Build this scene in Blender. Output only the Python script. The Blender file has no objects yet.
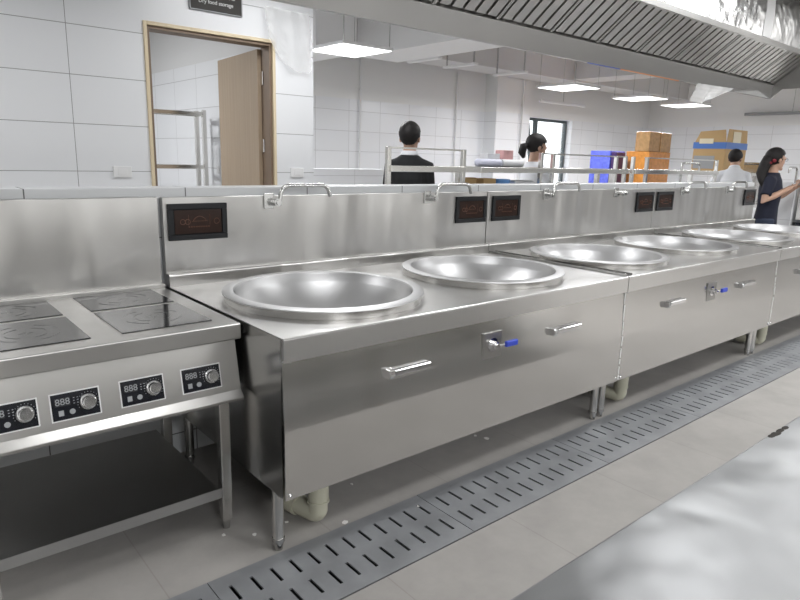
import bpy, bmesh, math, random
from mathutils import Vector, Matrix
random.seed(7)
PI = math.pi
sc = bpy.context.scene
COL = sc.collection

# ------------------------------------------------------------------ materials
def new_mat(name):
    m = bpy.data.materials.new(name); m.use_nodes = True
    return m, m.node_tree.nodes, m.node_tree.links, m.node_tree.nodes['Principled BSDF']

def plain(name, col, rough=0.5, metal=0.0, noise=0.0, nscale=6.0, spec=None):
    m, N, L, b = new_mat(name)
    b.inputs['Base Color'].default_value = (*col, 1); b.inputs['Roughness'].default_value = rough
    b.inputs['Metallic'].default_value = metal
    if spec is not None: b.inputs['Specular IOR Level'].default_value = spec
    if noise:
        tc = N.new('ShaderNodeTexCoord'); n = N.new('ShaderNodeTexNoise'); n.inputs['Scale'].default_value = nscale
        n.inputs['Detail'].default_value = 5
        mx = N.new('ShaderNodeMix'); mx.data_type = 'RGBA'
        mx.inputs[6].default_value = (*[c*(1-noise) for c in col], 1); mx.inputs[7].default_value = (*[min(1, c*(1+noise)) for c in col], 1)
        L.new(tc.outputs['Object'], n.inputs['Vector']); L.new(n.outputs['Fac'], mx.inputs[0]); L.new(mx.outputs[2], b.inputs['Base Color'])
    return m

def steel(name, col=(.60, .585, .56), rough=.24, aniso=0.0, tangent=(1, 0, 0), wave=(3, 3, .25), wave_s=.04, smear=.06, smear_scale=3.0, grain=None):
    m, N, L, b = new_mat(name)
    b.inputs['Metallic'].default_value = 1
    b.inputs['Base Color'].default_value = (*col, 1)
    tc = N.new('ShaderNodeTexCoord')
    n = N.new('ShaderNodeTexNoise'); n.inputs['Scale'].default_value = smear_scale; n.inputs['Detail'].default_value = 3; n.inputs['Roughness'].default_value = .45
    L.new(tc.outputs['Object'], n.inputs['Vector'])
    mr = N.new('ShaderNodeMapRange'); mr.inputs['From Min'].default_value = .15; mr.inputs['From Max'].default_value = .85
    mr.inputs['To Min'].default_value = max(.03, rough-smear); mr.inputs['To Max'].default_value = rough+smear
    L.new(n.outputs['Fac'], mr.inputs['Value']); L.new(mr.outputs['Result'], b.inputs['Roughness'])
    if aniso:
        b.inputs['Anisotropic'].default_value = aniso
        cx = N.new('ShaderNodeCombineXYZ')
        for i in range(3): cx.inputs[i].default_value = tangent[i]
        L.new(cx.outputs[0], b.inputs['Tangent'])
    mp = N.new('ShaderNodeMapping'); mp.inputs['Scale'].default_value = wave
    w = N.new('ShaderNodeTexNoise'); w.inputs['Scale'].default_value = 1; w.inputs['Detail'].default_value = 2
    L.new(tc.outputs['Object'], mp.inputs['Vector']); L.new(mp.outputs['Vector'], w.inputs['Vector'])
    bp = N.new('ShaderNodeBump'); bp.inputs['Strength'].default_value = 1; bp.inputs['Distance'].default_value = wave_s
    L.new(w.outputs['Fac'], bp.inputs['Height']); L.new(bp.outputs['Normal'], b.inputs['Normal'])
    return m

def tiles(name, ax, w, h, ou=0.0, ov=0.0, col=(.80, .81, .83), grout=(.55, .55, .56), top=None, plaster=(.82, .82, .81), rough=.28, mortar=.0035, var=.02):
    """rectangular tiles, stacked; ax = axis that runs along the wall; above height top it is plaster"""
    m, N, L, b = new_mat(name)
    tc = N.new('ShaderNodeTexCoord'); sp = N.new('ShaderNodeSeparateXYZ'); L.new(tc.outputs['Object'], sp.inputs[0])
    cb = N.new('ShaderNodeCombineXYZ')
    au = N.new('ShaderNodeMath'); au.operation = 'SUBTRACT'; au.inputs[1].default_value = ou
    av = N.new('ShaderNodeMath'); av.operation = 'SUBTRACT'; av.inputs[1].default_value = ov
    L.new(sp.outputs['XYZ'.index(ax[0])], au.inputs[0]); L.new(sp.outputs['XYZ'.index(ax[1])], av.inputs[0])
    L.new(au.outputs[0], cb.inputs[0]); L.new(av.outputs[0], cb.inputs[1])
    br = N.new('ShaderNodeTexBrick'); br.offset = 0; br.squash = 1
    br.inputs['Scale'].default_value = 1; br.inputs['Mortar Size'].default_value = mortar; br.inputs['Mortar Smooth'].default_value = .1
    br.inputs['Brick Width'].default_value = w; br.inputs['Row Height'].default_value = h
    br.inputs['Color1'].default_value = (*[c*(1-var) for c in col], 1); br.inputs['Color2'].default_value = (*[c*(1+var) for c in col], 1); br.inputs['Mortar'].default_value = (*grout, 1)
    L.new(cb.outputs[0], br.inputs['Vector'])
    out = br.outputs['Color']
    rg = N.new('ShaderNodeMapRange'); rg.inputs['To Min'].default_value = rough; rg.inputs['To Max'].default_value = .8
    L.new(br.outputs['Fac'], rg.inputs['Value']); ro = rg.outputs['Result']
    if top is not None:
        gt = N.new('ShaderNodeMath'); gt.operation = 'GREATER_THAN'; gt.inputs[1].default_value = top; L.new(sp.outputs[2], gt.inputs[0])
        mx = N.new('ShaderNodeMix'); mx.data_type = 'RGBA'; L.new(gt.outputs[0], mx.inputs[0]); L.new(out, mx.inputs[6]); mx.inputs[7].default_value = (*plaster, 1); out = mx.outputs[2]
        mf = N.new('ShaderNodeMix'); L.new(gt.outputs[0], mf.inputs[0]); L.new(ro, mf.inputs[2]); mf.inputs[3].default_value = .8; ro = mf.outputs[0]
    L.new(out, b.inputs['Base Color']); L.new(ro, b.inputs['Roughness'])
    bp = N.new('ShaderNodeBump'); bp.inputs['Distance'].default_value = .002; bp.invert = True; bp.inputs['Strength'].default_value = .5
    L.new(br.outputs['Fac'], bp.inputs['Height']); L.new(bp.outputs['Normal'], b.inputs['Normal'])
    return m

def emit(name, col, s):
    m, N, L, b = new_mat(name)
    b.inputs['Base Color'].default_value = (.9, .9, .9, 1); b.inputs['Emission Color'].default_value = (*col, 1); b.inputs['Emission Strength'].default_value = min(s, 4.0)
    m.cycles.emission_sampling = 'NONE'; LAMP_S[name] = s
    return m
LAMP_S = {}
def area(name, parent, m, x, y, z, w, d):
    """the light that a lit diffuser gives off, just under it"""
    l = bpy.data.lights.new(name, 'AREA'); l.shape = 'RECTANGLE'; l.size = w; l.size_y = d; l.color = (.975, .988, 1.0)
    l.energy = LAMP_S[m.name]*PI*w*d; o = bpy.data.objects.new(name, l); COL.objects.link(o)
    o.parent = parent; o.matrix_local = wmat(parent).inverted() @ Matrix.Translation((x, y, z-.006)); WM[o.name] = Matrix.Translation((x, y, z))

def floor_mat():
    m, N, L, b = new_mat('grey floor tile')
    tc = N.new('ShaderNodeTexCoord')
    mp = N.new('ShaderNodeMapping'); mp.inputs['Location'].default_value = (.36, .02, 0)
    L.new(tc.outputs['Object'], mp.inputs['Vector'])
    br = N.new('ShaderNodeTexBrick'); br.offset = 0; br.inputs['Scale'].default_value = 1; br.inputs['Mortar Size'].default_value = .0025
    br.inputs['Brick Width'].default_value = .6; br.inputs['Row Height'].default_value = .6
    br.inputs['Color1'].default_value = (.375, .358, .340, 1); br.inputs['Color2'].default_value = (.385, .368, .348, 1); br.inputs['Mortar'].default_value = (.33, .31, .29, 1)
    L.new(mp.outputs[0], br.inputs['Vector'])
    n = N.new('ShaderNodeTexNoise'); n.inputs['Scale'].default_value = 3.5; n.inputs['Detail'].default_value = 8; n.inputs['Roughness'].default_value = .65
    L.new(tc.outputs['Object'], n.inputs['Vector'])
    cr = N.new('ShaderNodeMapRange'); cr.inputs['From Min'].default_value = .3; cr.inputs['From Max'].default_value = .7; cr.inputs['To Min'].default_value = .86; cr.inputs['To Max'].default_value = 1.1
    L.new(n.outputs['Fac'], cr.inputs['Value'])
    mx = N.new('ShaderNodeMix'); mx.data_type = 'RGBA'; mx.blend_type = 'MULTIPLY'; mx.inputs[0].default_value = 1
    L.new(br.outputs['Color'], mx.inputs[6]); L.new(cr.outputs[0], mx.inputs[7]); L.new(mx.outputs[2], b.inputs['Base Color'])
    b.inputs['Roughness'].default_value = .5
    return m

def wood_mat(name, c1, c2, scale=(14, 14, .8)):
    m, N, L, b = new_mat(name)
    tc = N.new('ShaderNodeTexCoord'); mp = N.new('ShaderNodeMapping'); mp.inputs['Scale'].default_value = scale
    n = N.new('ShaderNodeTexNoise'); n.inputs['Scale'].default_value = 2; n.inputs['Detail'].default_value = 6
    L.new(tc.outputs['Object'], mp.inputs[0]); L.new(mp.outputs[0], n.inputs['Vector'])
    mx = N.new('ShaderNodeMix'); mx.data_type = 'RGBA'; mx.inputs[6].default_value = (*c1, 1); mx.inputs[7].default_value = (*c2, 1)
    L.new(n.outputs['Fac'], mx.inputs[0]); L.new(mx.outputs[2], b.inputs['Base Color']); b.inputs['Roughness'].default_value = .5
    return m

def film_mat(name, col, alpha, rough=.25):
    m, N, L, b = new_mat(name)
    b.inputs['Base Color'].default_value = (*col, 1); b.inputs['Roughness'].default_value = rough; b.inputs['Alpha'].default_value = alpha
    return m

M = {}
M['panel'] = steel('brushed steel front panel', col=(.63, .622, .61), rough=.17, aniso=0, wave=(2.2, 2.2, .35), wave_s=.004, smear=.02)
M['splash'] = steel('brushed steel splashback', col=(.55, .542, .53), rough=.315, aniso=.6, wave=(2.6, 2.6, .35), wave_s=.09, smear=.025)
M['top'] = steel('steel counter top', col=(.62, .615, .605), rough=.35, wave=(2, 2, 2), wave_s=.006, smear=.05, smear_scale=7)
M['lip'] = steel('steel counter lip', col=(.73, .722, .71), rough=.315, wave=(3, 3, .5), wave_s=.004, smear=.03)
M['side'] = steel('steel side panel', col=(.48, .475, .465), rough=.22, wave=(2, 2, .6), wave_s=.008, smear=.03)
M['wok'] = steel('spun steel wok', col=(.47, .47, .475), rough=.40, wave=(30, 30, 30), wave_s=.0004, smear=.05, smear_scale=9)
M['rim'] = steel('satin steel wok rim', col=(.56, .56, .565), rough=.42, wave=(30, 30, 30), wave_s=.0005, smear=.05)
M['ring'] = steel('steel ring', col=(.50, .49, .475), rough=.23, wave=(6, 6, 6), wave_s=.001, smear=.03)
M['leg'] = steel('steel tube', col=(.62, .61, .59), rough=.22, wave=(5, 5, 2), wave_s=.001, smear=.03)
M['chrome'] = steel('polished chrome', col=(.78, .78, .79), rough=.10, wave=(5, 5, 5), wave_s=.0005, smear=.03)
M['faucet'] = steel('satin pipe steel', col=(.55, .55, .54), rough=.22, wave=(5, 5, 5), wave_s=.0005, smear=.03)
M['hood'] = steel('hood steel', col=(.43, .423, .413), rough=.32, wave=(2, 2, 1), wave_s=.006, smear=.03)
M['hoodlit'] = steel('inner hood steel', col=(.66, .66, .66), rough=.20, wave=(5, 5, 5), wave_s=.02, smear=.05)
M['filter'] = steel('baffle filter steel', col=(.52, .51, .495), rough=.36, wave=(5, 5, 5), wave_s=.001, smear=.04)
M['cooktop'] = steel('cooktop frame steel', col=(.49, .483, .47), rough=.37, wave=(2, 2, 2), wave_s=.004, smear=.07, smear_scale=8)
M['fascia'] = steel('cooktop fascia steel', col=(.40, .392, .38), rough=.32, wave=(3, 3, .6), wave_s=.003, smear=.03)
M['shelf'] = steel('dusty shelf steel', col=(.42, .415, .405), rough=.35, wave=(2, 2, 2), wave_s=.01, smear=.06, smear_scale=6)
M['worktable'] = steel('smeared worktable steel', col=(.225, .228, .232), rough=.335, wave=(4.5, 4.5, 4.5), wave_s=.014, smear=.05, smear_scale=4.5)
M['rack'] = steel('rack steel', col=(.74, .73, .70), rough=.2, wave=(3, 3, 3), wave_s=.003, smear=.03)
M['grate'] = plain('dusty grey grate steel', (.28, .288, .30), .45, .25, noise=.38, nscale=6)
M['glass'] = plain('black ceramic glass', (.008, .008, .009), .10, noise=.2, spec=.2)
M['glassmark'] = plain('pale hob marking', (.14, .14, .14), .35)
M['black'] = plain('black plastic', (.010, .011, .013), .4, spec=.3)
M['blackgloss'] = plain('black gloss panel', (.008, .009, .014), .15)
M['screen'] = plain('brown display', (.026, .011, .007), .2, spec=.25)
M['icon'] = plain('dim orange icon', (.13, .042, .018), .4)
M['white'] = plain('white plastic', (.80, .80, .80), .35)
M['greyprint'] = plain('grey print', (.32, .33, .34), .5)
M['pvc'] = plain('beige pvc', (.46, .45, .36), .4)
M['blueplastic'] = plain('blue plastic lever', (.03, .06, .45), .35)
M['rubber'] = plain('dark rubber', (.03, .03, .03), .6)
M['seal'] = plain('white sealant', (.75, .75, .74), .5)
M['floor'] = floor_mat()
M['pit'] = plain('dark drain pit', (.02, .02, .02), .8)
M['plaster'] = plain('white plaster', (.80, .80, .79), .8, noise=.02)
M['ceil'] = plain('white ceiling paint', (.78, .78, .77), .85)
M['beam'] = plain('grey beam paint', (.62, .61, .60), .8)
M['duct'] = plain('white duct', (.85, .85, .85), .6)
M['tile_door'] = tiles('white wall tile', 'XZ', 1.9, .3, ou=.147, ov=.015, var=.008, mortar=.0022, grout=(.30, .30, .30))
M['tile_far'] = tiles('white far wall tile', 'XZ', .6, .3, ou=.05, ov=-.07, top=2.2)
M['tile_right'] = tiles('white right wall tile', 'YZ', .6, .3, ou=.15, ov=-.07, top=2.2)
M['tile_store'] = tiles('storage wall tile', 'YZ', .6, .3, ou=.2, ov=.0, top=2.24, plaster=(.72, .72, .72))
M['tile_back'] = tiles('storage back tile', 'XZ', .6, .3, ou=.2, ov=.0, top=2.24)
M['tile_ledge'] = tiles('white ledge tile', 'XZ', .607, .45, ou=.12, ov=.1, mortar=.0025, grout=(.12, .12, .12), col=(.62, .63, .64))
M['tile_end'] = tiles('white ledge end tile', 'XZ', .607, .4, ou=.1, ov=.0, mortar=.0025)
M['tile_part'] = tiles('white partition tile', 'XZ', .7, .3, ou=2.10, ov=.27, mortar=.0025)
M['woodpale'] = wood_mat('raw pale timber', (.62, .50, .33), (.78, .67, .48))
M['woodbrown'] = wood_mat('brown door edge', (.17, .12, .08), (.24, .17, .12))
M['leaf'] = wood_mat('oak door leaf', (.33, .245, .165), (.45, .35, .25), (26, 26, .7))
M['sign'] = plain('dark brown sign', (.030, .027, .024), .5, spec=.3)
M['letter'] = plain('white lettering', (.85, .85, .85), .5)
M['lamp'] = emit('lit diffuser', (1.0, .993, .985), 46)
M['lamp_added_soft'] = emit('added soft diffuser', (1.0, .993, .985), 9)
M['lamp_added_aisle'] = emit('added aisle diffuser', (1.0, .993, .985), 9)
M['lamp_store'] = emit('storage lit diffuser', (1.0, .993, .985), 60)
M['hoodlamp'] = emit('hood lamp diffuser', (1.0, .99, .97), 13)
M['frame_w'] = plain('white lamp frame', (.8, .8, .8), .4)
M['dark_frame'] = plain('dark window frame', (.06, .075, .08), .4)
M['film'] = film_mat('clear plastic sheet', (.90, .90, .90), .72)
M['film_thin'] = film_mat('hazy plastic sheet', (.82, .82, .82), .38)
M['orange_film'] = plain('orange film', (.62, .27, .12), .4)
M['blue_film'] = plain('blue film', (.06, .10, .38), .4)
M['card'] = plain('brown cardboard', (.50, .33, .15), .65, noise=.08)
M['card2'] = plain('wrapped brown cardboard', (.50, .30, .13), .22, noise=.4, nscale=18)
M['tape_b'] = plain('blue tape', (.08, .19, .52), .3)
M['tape_c'] = plain('pale tape', (.78, .70, .52), .15)
M['orange'] = plain('orange wrapped plastic', (.82, .33, .08), .18, noise=.35, nscale=22)
M['bluecrate'] = plain('blue wrapped plastic', (.12, .15, .68), .2, noise=.6, nscale=22)
M['purple'] = plain('dark purple plastic', (.06, .03, .11), .3)
M['lilac'] = plain('lilac wrap', (.62, .63, .76), .4)
M['whitewrap'] = plain('white wrap', (.80, .80, .82), .4)
M['pink'] = plain('pink carton', (.72, .42, .42), .5, noise=.15, nscale=30)
M['skyblue'] = plain('sky blue tub', (.14, .36, .78), .3)
M['skin'] = plain('skin', (.52, .32, .23), .5)
M['hair'] = plain('black hair', (.013, .011, .011), .62, noise=.5, nscale=60, spec=.3)
M['shirt_k'] = plain('black cloth', (.008, .0085, .010), .85)
M['shirt_w'] = plain('white shirt cloth', (.72, .73, .76), .8)
M['shirt_n'] = plain('navy cloth', (.009, .011, .026), .85)
M['denim'] = plain('dark denim', (.03, .04, .07), .85)
M['trousers'] = plain('black trousers', (.02, .02, .022), .85)
M['red'] = plain('red cloth', (.20, .015, .025), .7)
M['eye'] = plain('dark eye', (.02, .015, .012), .2)
M['scrap'] = plain('white scrap', (.78, .77, .75), .6)
M['dirt'] = plain('dark grease', (.03, .027, .024), .8, spec=.1)

# ------------------------------------------------------------------ mesh helpers
def mb(): return bmesh.new()
def box(bm, x0, x1, y0, y1, z0, z1):
    v = [bm.verts.new(p) for p in ((x0,y0,z0),(x1,y0,z0),(x1,y1,z0),(x0,y1,z0),(x0,y0,z1),(x1,y0,z1),(x1,y1,z1),(x0,y1,z1))]
    for f in ((0,3,2,1),(4,5,6,7),(0,1,5,4),(1,2,6,5),(2,3,7,6),(3,0,4,7)): bm.faces.new([v[i] for i in f])
    return bm
def frames(pts):
    out = []; n = None
    for i in range(len(pts)):
        a = pts[max(0, i-1)]; b = pts[min(len(pts)-1, i+1)]
        t = (b-a).normalized()
        if n is None:
            n = t.cross(Vector((0, 0, 1)))
            if n.length < 1e-3: n = t.cross(Vector((1, 0, 0)))
            n.normalize()
        else:
            n = (n - t*n.dot(t))
            n = n.normalized() if n.length > 1e-5 else t.orthogonal().normalized()
        out.append((n, t.cross(n).normalized()))
    return out
def loft(bm, rings, n=16, cap=True):
    """rings: (centre, u, v) - u, v are the half-axis vectors"""
    R = []
    for c, u, v in rings:
        R.append([bm.verts.new(c + u*math.cos(2*PI*k/n) + v*math.sin(2*PI*k/n)) for k in range(n)])
    for a, b in zip(R, R[1:]):
        for k in range(n): bm.faces.new((a[k], a[(k+1) % n], b[(k+1) % n], b[k]))
    if cap:
        bm.faces.new(list(reversed(R[0]))); bm.faces.new(R[-1])
    return bm
def tube(bm, pts, r, n=12):
    pts = [Vector(p) for p in pts]
    rs = r if isinstance(r, (list, tuple)) else [r]*len(pts)
    return loft(bm, [(p, u*q, v*q) for p, (u, v), q in zip(pts, frames(pts), rs)], n)
def cyl(bm, p0, p1, r0, r1=None, n=20):
    return tube(bm, [p0, p1], [r0, r0 if r1 is None else r1], n)
def arc(pts, rad, seg=6):
    """round the corners of a polyline"""
    pts = [Vector(p) for p in pts]; out = [pts[0]]
    for i in range(1, len(pts)-1):
        a, b, c = pts[i-1], pts[i], pts[i+1]
        d1 = (a-b).normalized(); d2 = (c-b).normalized(); r = min(rad, (a-b).length*.49, (c-b).length*.49)
        p, q = b+d1*r, b+d2*r
        for k in range(seg+1):
            t = k/seg; out.append(p*(1-t)**2 + b*2*t*(1-t) + q*t*t)
    out.append(pts[-1]); return out
def lathe(bm, prof, c, n=64, closed=False):
    R = []
    for r, z in prof:
        R.append([bm.verts.new((c[0]+r*math.cos(2*PI*k/n), c[1]+r*math.sin(2*PI*k/n), c[2]+z)) for k in range(n)])
    pr = list(zip(R, R[1:])) + ([(R[-1], R[0])] if closed else [])
    for a, b in pr:
        for k in range(n): bm.faces.new((a[k], a[(k+1) % n], b[(k+1) % n], b[k]))
    return R
def prism(bm, poly, ax, a0, a1):
    """extrude a closed polygon along an axis; poly gives the other two coordinates in xyz order"""
    def P(p, a):
        if ax == 'x': return (a, p[0], p[1])
        if ax == 'y': return (p[0], a, p[1])
        return (p[0], p[1], a)
    A = [bm.verts.new(P(p, a0)) for p in poly]; B = [bm.verts.new(P(p, a1)) for p in poly]
    n = len(poly)
    for k in range(n): bm.faces.new((A[k], A[(k+1) % n], B[(k+1) % n], B[k]))
    bm.faces.new(list(reversed(A))); bm.faces.new(B)
    return bm
def ball(bm, c, r, n=14, rot=None):
    r = (r, r, r) if not isinstance(r, (tuple, list)) else r
    m = Matrix.Translation(c) @ (rot or Matrix.Identity(4)) @ Matrix.Diagonal((*r, 1))
    bmesh.ops.create_uvsphere(bm, u_segments=n, v_segments=max(6, n//2+2), radius=1, matrix=m)
    return bm
def rect_outline(bm, x0, x1, z0, z1, t, y0, y1):
    box(bm, x0, x1, y0, y1, z0, z0+t); box(bm, x0, x1, y0, y1, z1-t, z1)
    box(bm, x0, x0+t, y0, y1, z0+t, z1-t); box(bm, x1-t, x1, y0, y1, z0+t, z1-t)

WM = {}
def wmat(o): return WM.get(o.name, Matrix.Identity(4))
def obj(name, bm, mat, parent=None, bevel=0, smooth=False, local=False, seg=2, kind=None):
    bmesh.ops.recalc_face_normals(bm, faces=bm.faces)
    me = bpy.data.meshes.new(name); bm.to_mesh(me); bm.free()
    me.materials.append(mat)
    o = bpy.data.objects.new(name, me); COL.objects.link(o)
    if parent is not None:
        o.parent = parent; W = wmat(parent)
        if not local: me.transform(W.inverted())
        WM[o.name] = W
    if smooth is True:
        for p in me.polygons: p.use_smooth = True
    elif smooth:
        me.set_sharp_from_angle(angle=math.radians(smooth))
        for p in me.polygons: p.use_smooth = True
    if bevel:
        b = o.modifiers.new('bevel', 'BEVEL'); b.width = bevel; b.segments = seg; b.limit_method = 'ANGLE'; b.angle_limit = math.radians(40)
    if kind: o['kind'] = kind
    return o
def thing(name, label, cat, loc=(0, 0, 0), rotz=0, group=None):
    o = bpy.data.objects.new(name, None); COL.objects.link(o); o.empty_display_size = .1
    o.location = loc; o.rotation_euler = (0, 0, rotz)
    WM[o.name] = Matrix.Translation(loc) @ Matrix.Rotation(rotz, 4, 'Z')
    return tag(o, label, cat, group)
def tag(o, label, cat, group=None):
    o['label'] = label; o['category'] = cat
    if group: o['group'] = group
    return o
def text(name, s, size, loc, rot, mat, parent=None, extrude=.0006, align='CENTER'):
    c = bpy.data.curves.new(name, 'FONT'); c.body = s; c.size = size; c.extrude = extrude; c.align_x = align; c.align_y = 'CENTER'
    c.materials.append(mat)
    tmp = bpy.data.objects.new('tmp', c); COL.objects.link(tmp); bpy.context.view_layer.update()
    me = bpy.data.meshes.new_from_object(tmp.evaluated_get(bpy.context.evaluated_depsgraph_get())); bpy.data.objects.remove(tmp)
    if not me.materials: me.materials.append(mat)
    me.name = name; o = bpy.data.objects.new(name, me); COL.objects.link(o)
    mw = Matrix.Translation(loc) @ rot.to_matrix().to_4x4()
    if parent is not None:
        o.parent = parent; W = wmat(parent); o.matrix_local = W.inverted() @ mw; WM[o.name] = mw
    else: o.matrix_local = mw
    return o
from mathutils import Euler
FACING_Y = Euler((PI/2, 0, 0))          # text standing on an XZ wall that looks towards -Y

# ------------------------------------------------------------------ camera
c = Vector((-.9396, -1.6679, 1.3575)); yaw, pitch, roll = .7017, .2212, .0277
F = Vector((math.sin(yaw)*math.cos(pitch), math.cos(yaw)*math.cos(pitch), -math.sin(pitch)))
Rv = Vector((math.cos(yaw), -math.sin(yaw), 0)); Uv = Rv.cross(F)
R2 = Rv*math.cos(roll) + Uv*math.sin(roll); U2 = Uv*math.cos(roll) - Rv*math.sin(roll)
cam = bpy.data.cameras.new('camera'); cam.sensor_width = 36; cam.lens = 633.4861*36/800; cam.clip_start = .02
co = bpy.data.objects.new('camera', cam); COL.objects.link(co)
co.matrix_world = Matrix(((R2.x, U2.x, -F.x, c.x), (R2.y, U2.y, -F.y, c.y), (R2.z, U2.z, -F.z, c.z), (0, 0, 0, 1)))
sc.camera = co

# ------------------------------------------------------------------ the room
S = 'structure'
XL, XR, YF, YB, ZC = -3.6, 13.5, -5.6, 6.5, 3.35
bm = mb()     # floor, with the open drain channel left out
for (x0, x1, y0, y1) in ((XL, XR, YF, -.245), (XL, XR, .085, YB)): box(bm, x0, x1, y0, y1, -.05, 0)
obj('floor', bm, M['floor'], kind=S)
bm = mb(); box(bm, XL, XR, -.262, .10, -.16, -.12); box(bm, XL, XR, -.262, -.2455, -.12, -.05); box(bm, XL, XR, .0855, .10, -.12, -.05)
obj('trim_1', bm, M['pit'], kind=S)      # the channel under the grate
obj('ceiling', box(mb(), XL, XR, YF, YB, ZC, ZC+.1), M['ceil'], kind=S)
obj('wall_left', box(mb(), XL-.1, XL, YF, YB, 0, ZC), M['plaster'], kind=S)
obj('wall_front', box(mb(), XL, XR, YF-.1, YF, 0, ZC), M['plaster'], kind=S)
# wall with the storage door
DW = 2.9; DX0, DX1, DZ = .626, 1.592, 2.192
bm = mb()
box(bm, XL, DX0, DW, DW+.13, 0, ZC); box(bm, DX1, 1.945, DW, DW+.13, 0, ZC); box(bm, DX0, DX1, DW, DW+.13, DZ, ZC)
obj('wall_back', bm, M['tile_door'], kind=S)
obj('wall_storage_right', box(mb(), 1.845, 1.945, DW+.13, YB, 0, ZC), M['tile_store'], kind=S)
obj('wall_storage_back', box(mb(), XL, 1.845, YB-.02, YB+.1, 0, ZC), M['tile_back'], kind=S)
# far wall with window opening
WX0, WX1, WZ0, WZ1 = 9.12, 10.50, .80, 2.19
bm = mb()
box(bm, 1.945, WX0, YB, YB+.3, 0, ZC); box(bm, WX1, XR+.1, YB, YB+.3, 0, ZC)
box(bm, WX0, WX1, YB, YB+.3, 0, WZ0); box(bm, WX0, WX1, YB, YB+.3, WZ1, ZC)
obj('wall_far', bm, M['tile_far'], kind=S)
obj('wall_right', box(mb(), XR, XR+.1, YF, YB, 0, ZC), M['tile_right'], kind=S)
obj('wall_far_pilaster', box(mb(), 7.84, 8.76, 6.22, YB, 0, ZC), M['tile_far'], kind=S)
obj('trim_2', box(mb(), 1.945, XR, 5.62, 6.2, 2.80, ZC), M['beam'], kind=S)          # beam along the far wall
obj('trim_3', box(mb(), 4.35, 5.05, 2.2, 5.62, 2.66, ZC), M['duct'], kind=S)         # boxed duct across
obj('trim_4', box(mb(), 3.05, 3.60, 4.6, 5.62, 2.50, ZC), M['duct'], kind=S)
obj('trim_5', box(mb(), 9.2, 9.8, 2.2, 5.62, 2.82, ZC), M['beam'], kind=S)
obj('wall_ledge', box(mb(), -2.4, 6.0, 1.03, 1.18, 0, 1.207), M['tile_ledge'], bevel=.003, kind=S)
obj('wall_ledge_end', box(mb(), 6.86, 9.6, .94, 1.09, 0, 1.20), M['tile_end'], bevel=.003, kind=S)
obj('wall_partition', box(mb(), 1.95, 3.18, 3.5, 3.62, 0, 1.235), M['tile_part'], kind=S)

# window
wn = bpy.data.objects.new('window_1', None); COL.objects.link(wn); wn['kind'] = S; wn.location = (WX0, YB+.14, WZ0); WM[wn.name] = Matrix.Translation(wn.location)
bm = mb(); rect_outline(bm, WX0, WX1, WZ0, WZ1, .05, YB+.13, YB+.20); box(bm, 9.47, 9.54, YB+.13, YB+.20, WZ0+.05, WZ1-.05)
fr = obj('window_frame', bm, M['dark_frame'], wn)
gm, N_, L_, b_ = new_mat('window glass'); b_.inputs['Base Color'].default_value = (.9, .95, .95, 1); b_.inputs['Roughness'].default_value = .05; b_.inputs['Alpha'].default_value = .12
obj('window_pane', box(mb(), 9.54, WX1-.05, YB+.16, YB+.166, WZ0+.05, WZ1-.05), gm, wn)
ws = bpy.data.objects.new('window_sash', None)
bm = mb(); rect_outline(bm, WX0+.05, 9.47, WZ0+.06, WZ1-.06, .05, YB+.10, YB+.15)
me_rot = Matrix.Translation((WX0+.05, YB+.12, WZ0+.06)) @ Matrix.Rotation(-.14, 4, 'X') @ Matrix.Translation((-(WX0+.05), -(YB+.12), -(WZ0+.06)))
bmesh.ops.transform(bm, matrix=me_rot, verts=bm.verts)
obj('window_sash', bm, M['dark_frame'], wn)

# door frame and leaf
dr = bpy.data.objects.new('door_1', None); COL.objects.link(dr); dr['kind'] = S; dr.location = (DX0, DW, 0); WM[dr.name] = Matrix.Translation(dr.location)
bm = mb()
box(bm, DX0-.008, DX0+.016, DW-.012, DW+.14, 0, DZ+.008); box(bm, DX1-.016, DX1+.008, DW-.012, DW+.14, 0, DZ+.008); box(bm, DX0+.016, DX1-.016, DW-.012, DW+.14, DZ-.016, DZ+.008)
obj('door_frame', bm, M['woodpale'], dr, bevel=.003)
bm = mb()
box(bm, DX0+.0165, DX0+.036, DW+.008, DW+.139, 0, DZ-.017); box(bm, DX1-.036, DX1-.0165, DW+.008, DW+.139, 0, DZ-.017); box(bm, DX0+.036, DX1-.036, DW+.008, DW+.139, DZ-.036, DZ-.017)
obj('door_lining', bm, M['woodbrown'], dr)
bm = mb(); box(bm, -.005, .035, 0, .87, .012, 2.145)
lm_ = Matrix.Translation((1.532, DW+.145, 0)) @ Matrix.Rotation(math.radians(-4.5), 4, 'Z')
bmesh.ops.transform(bm, matrix=lm_, verts=bm.verts)
lf = obj('door_leaf', bm, M['leaf'], dr, bevel=.002); lf['label'] = 'brown wood-grain door leaf'
for z in (1.93, 1.42, .3):
    bm = mb(); cyl(bm, (1.575, DW+.148, z-.05), (1.575, DW+.148, z+.05), .008, n=10); box(bm, 1.567, 1.571, DW+.148, DW+.19, z-.05, z+.05); box(bm, 1.548, 1.5555, DW+.10, DW+.146, z-.05, z+.05)
    obj('hinge', bm, M['chrome'], dr, smooth=40)

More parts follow.
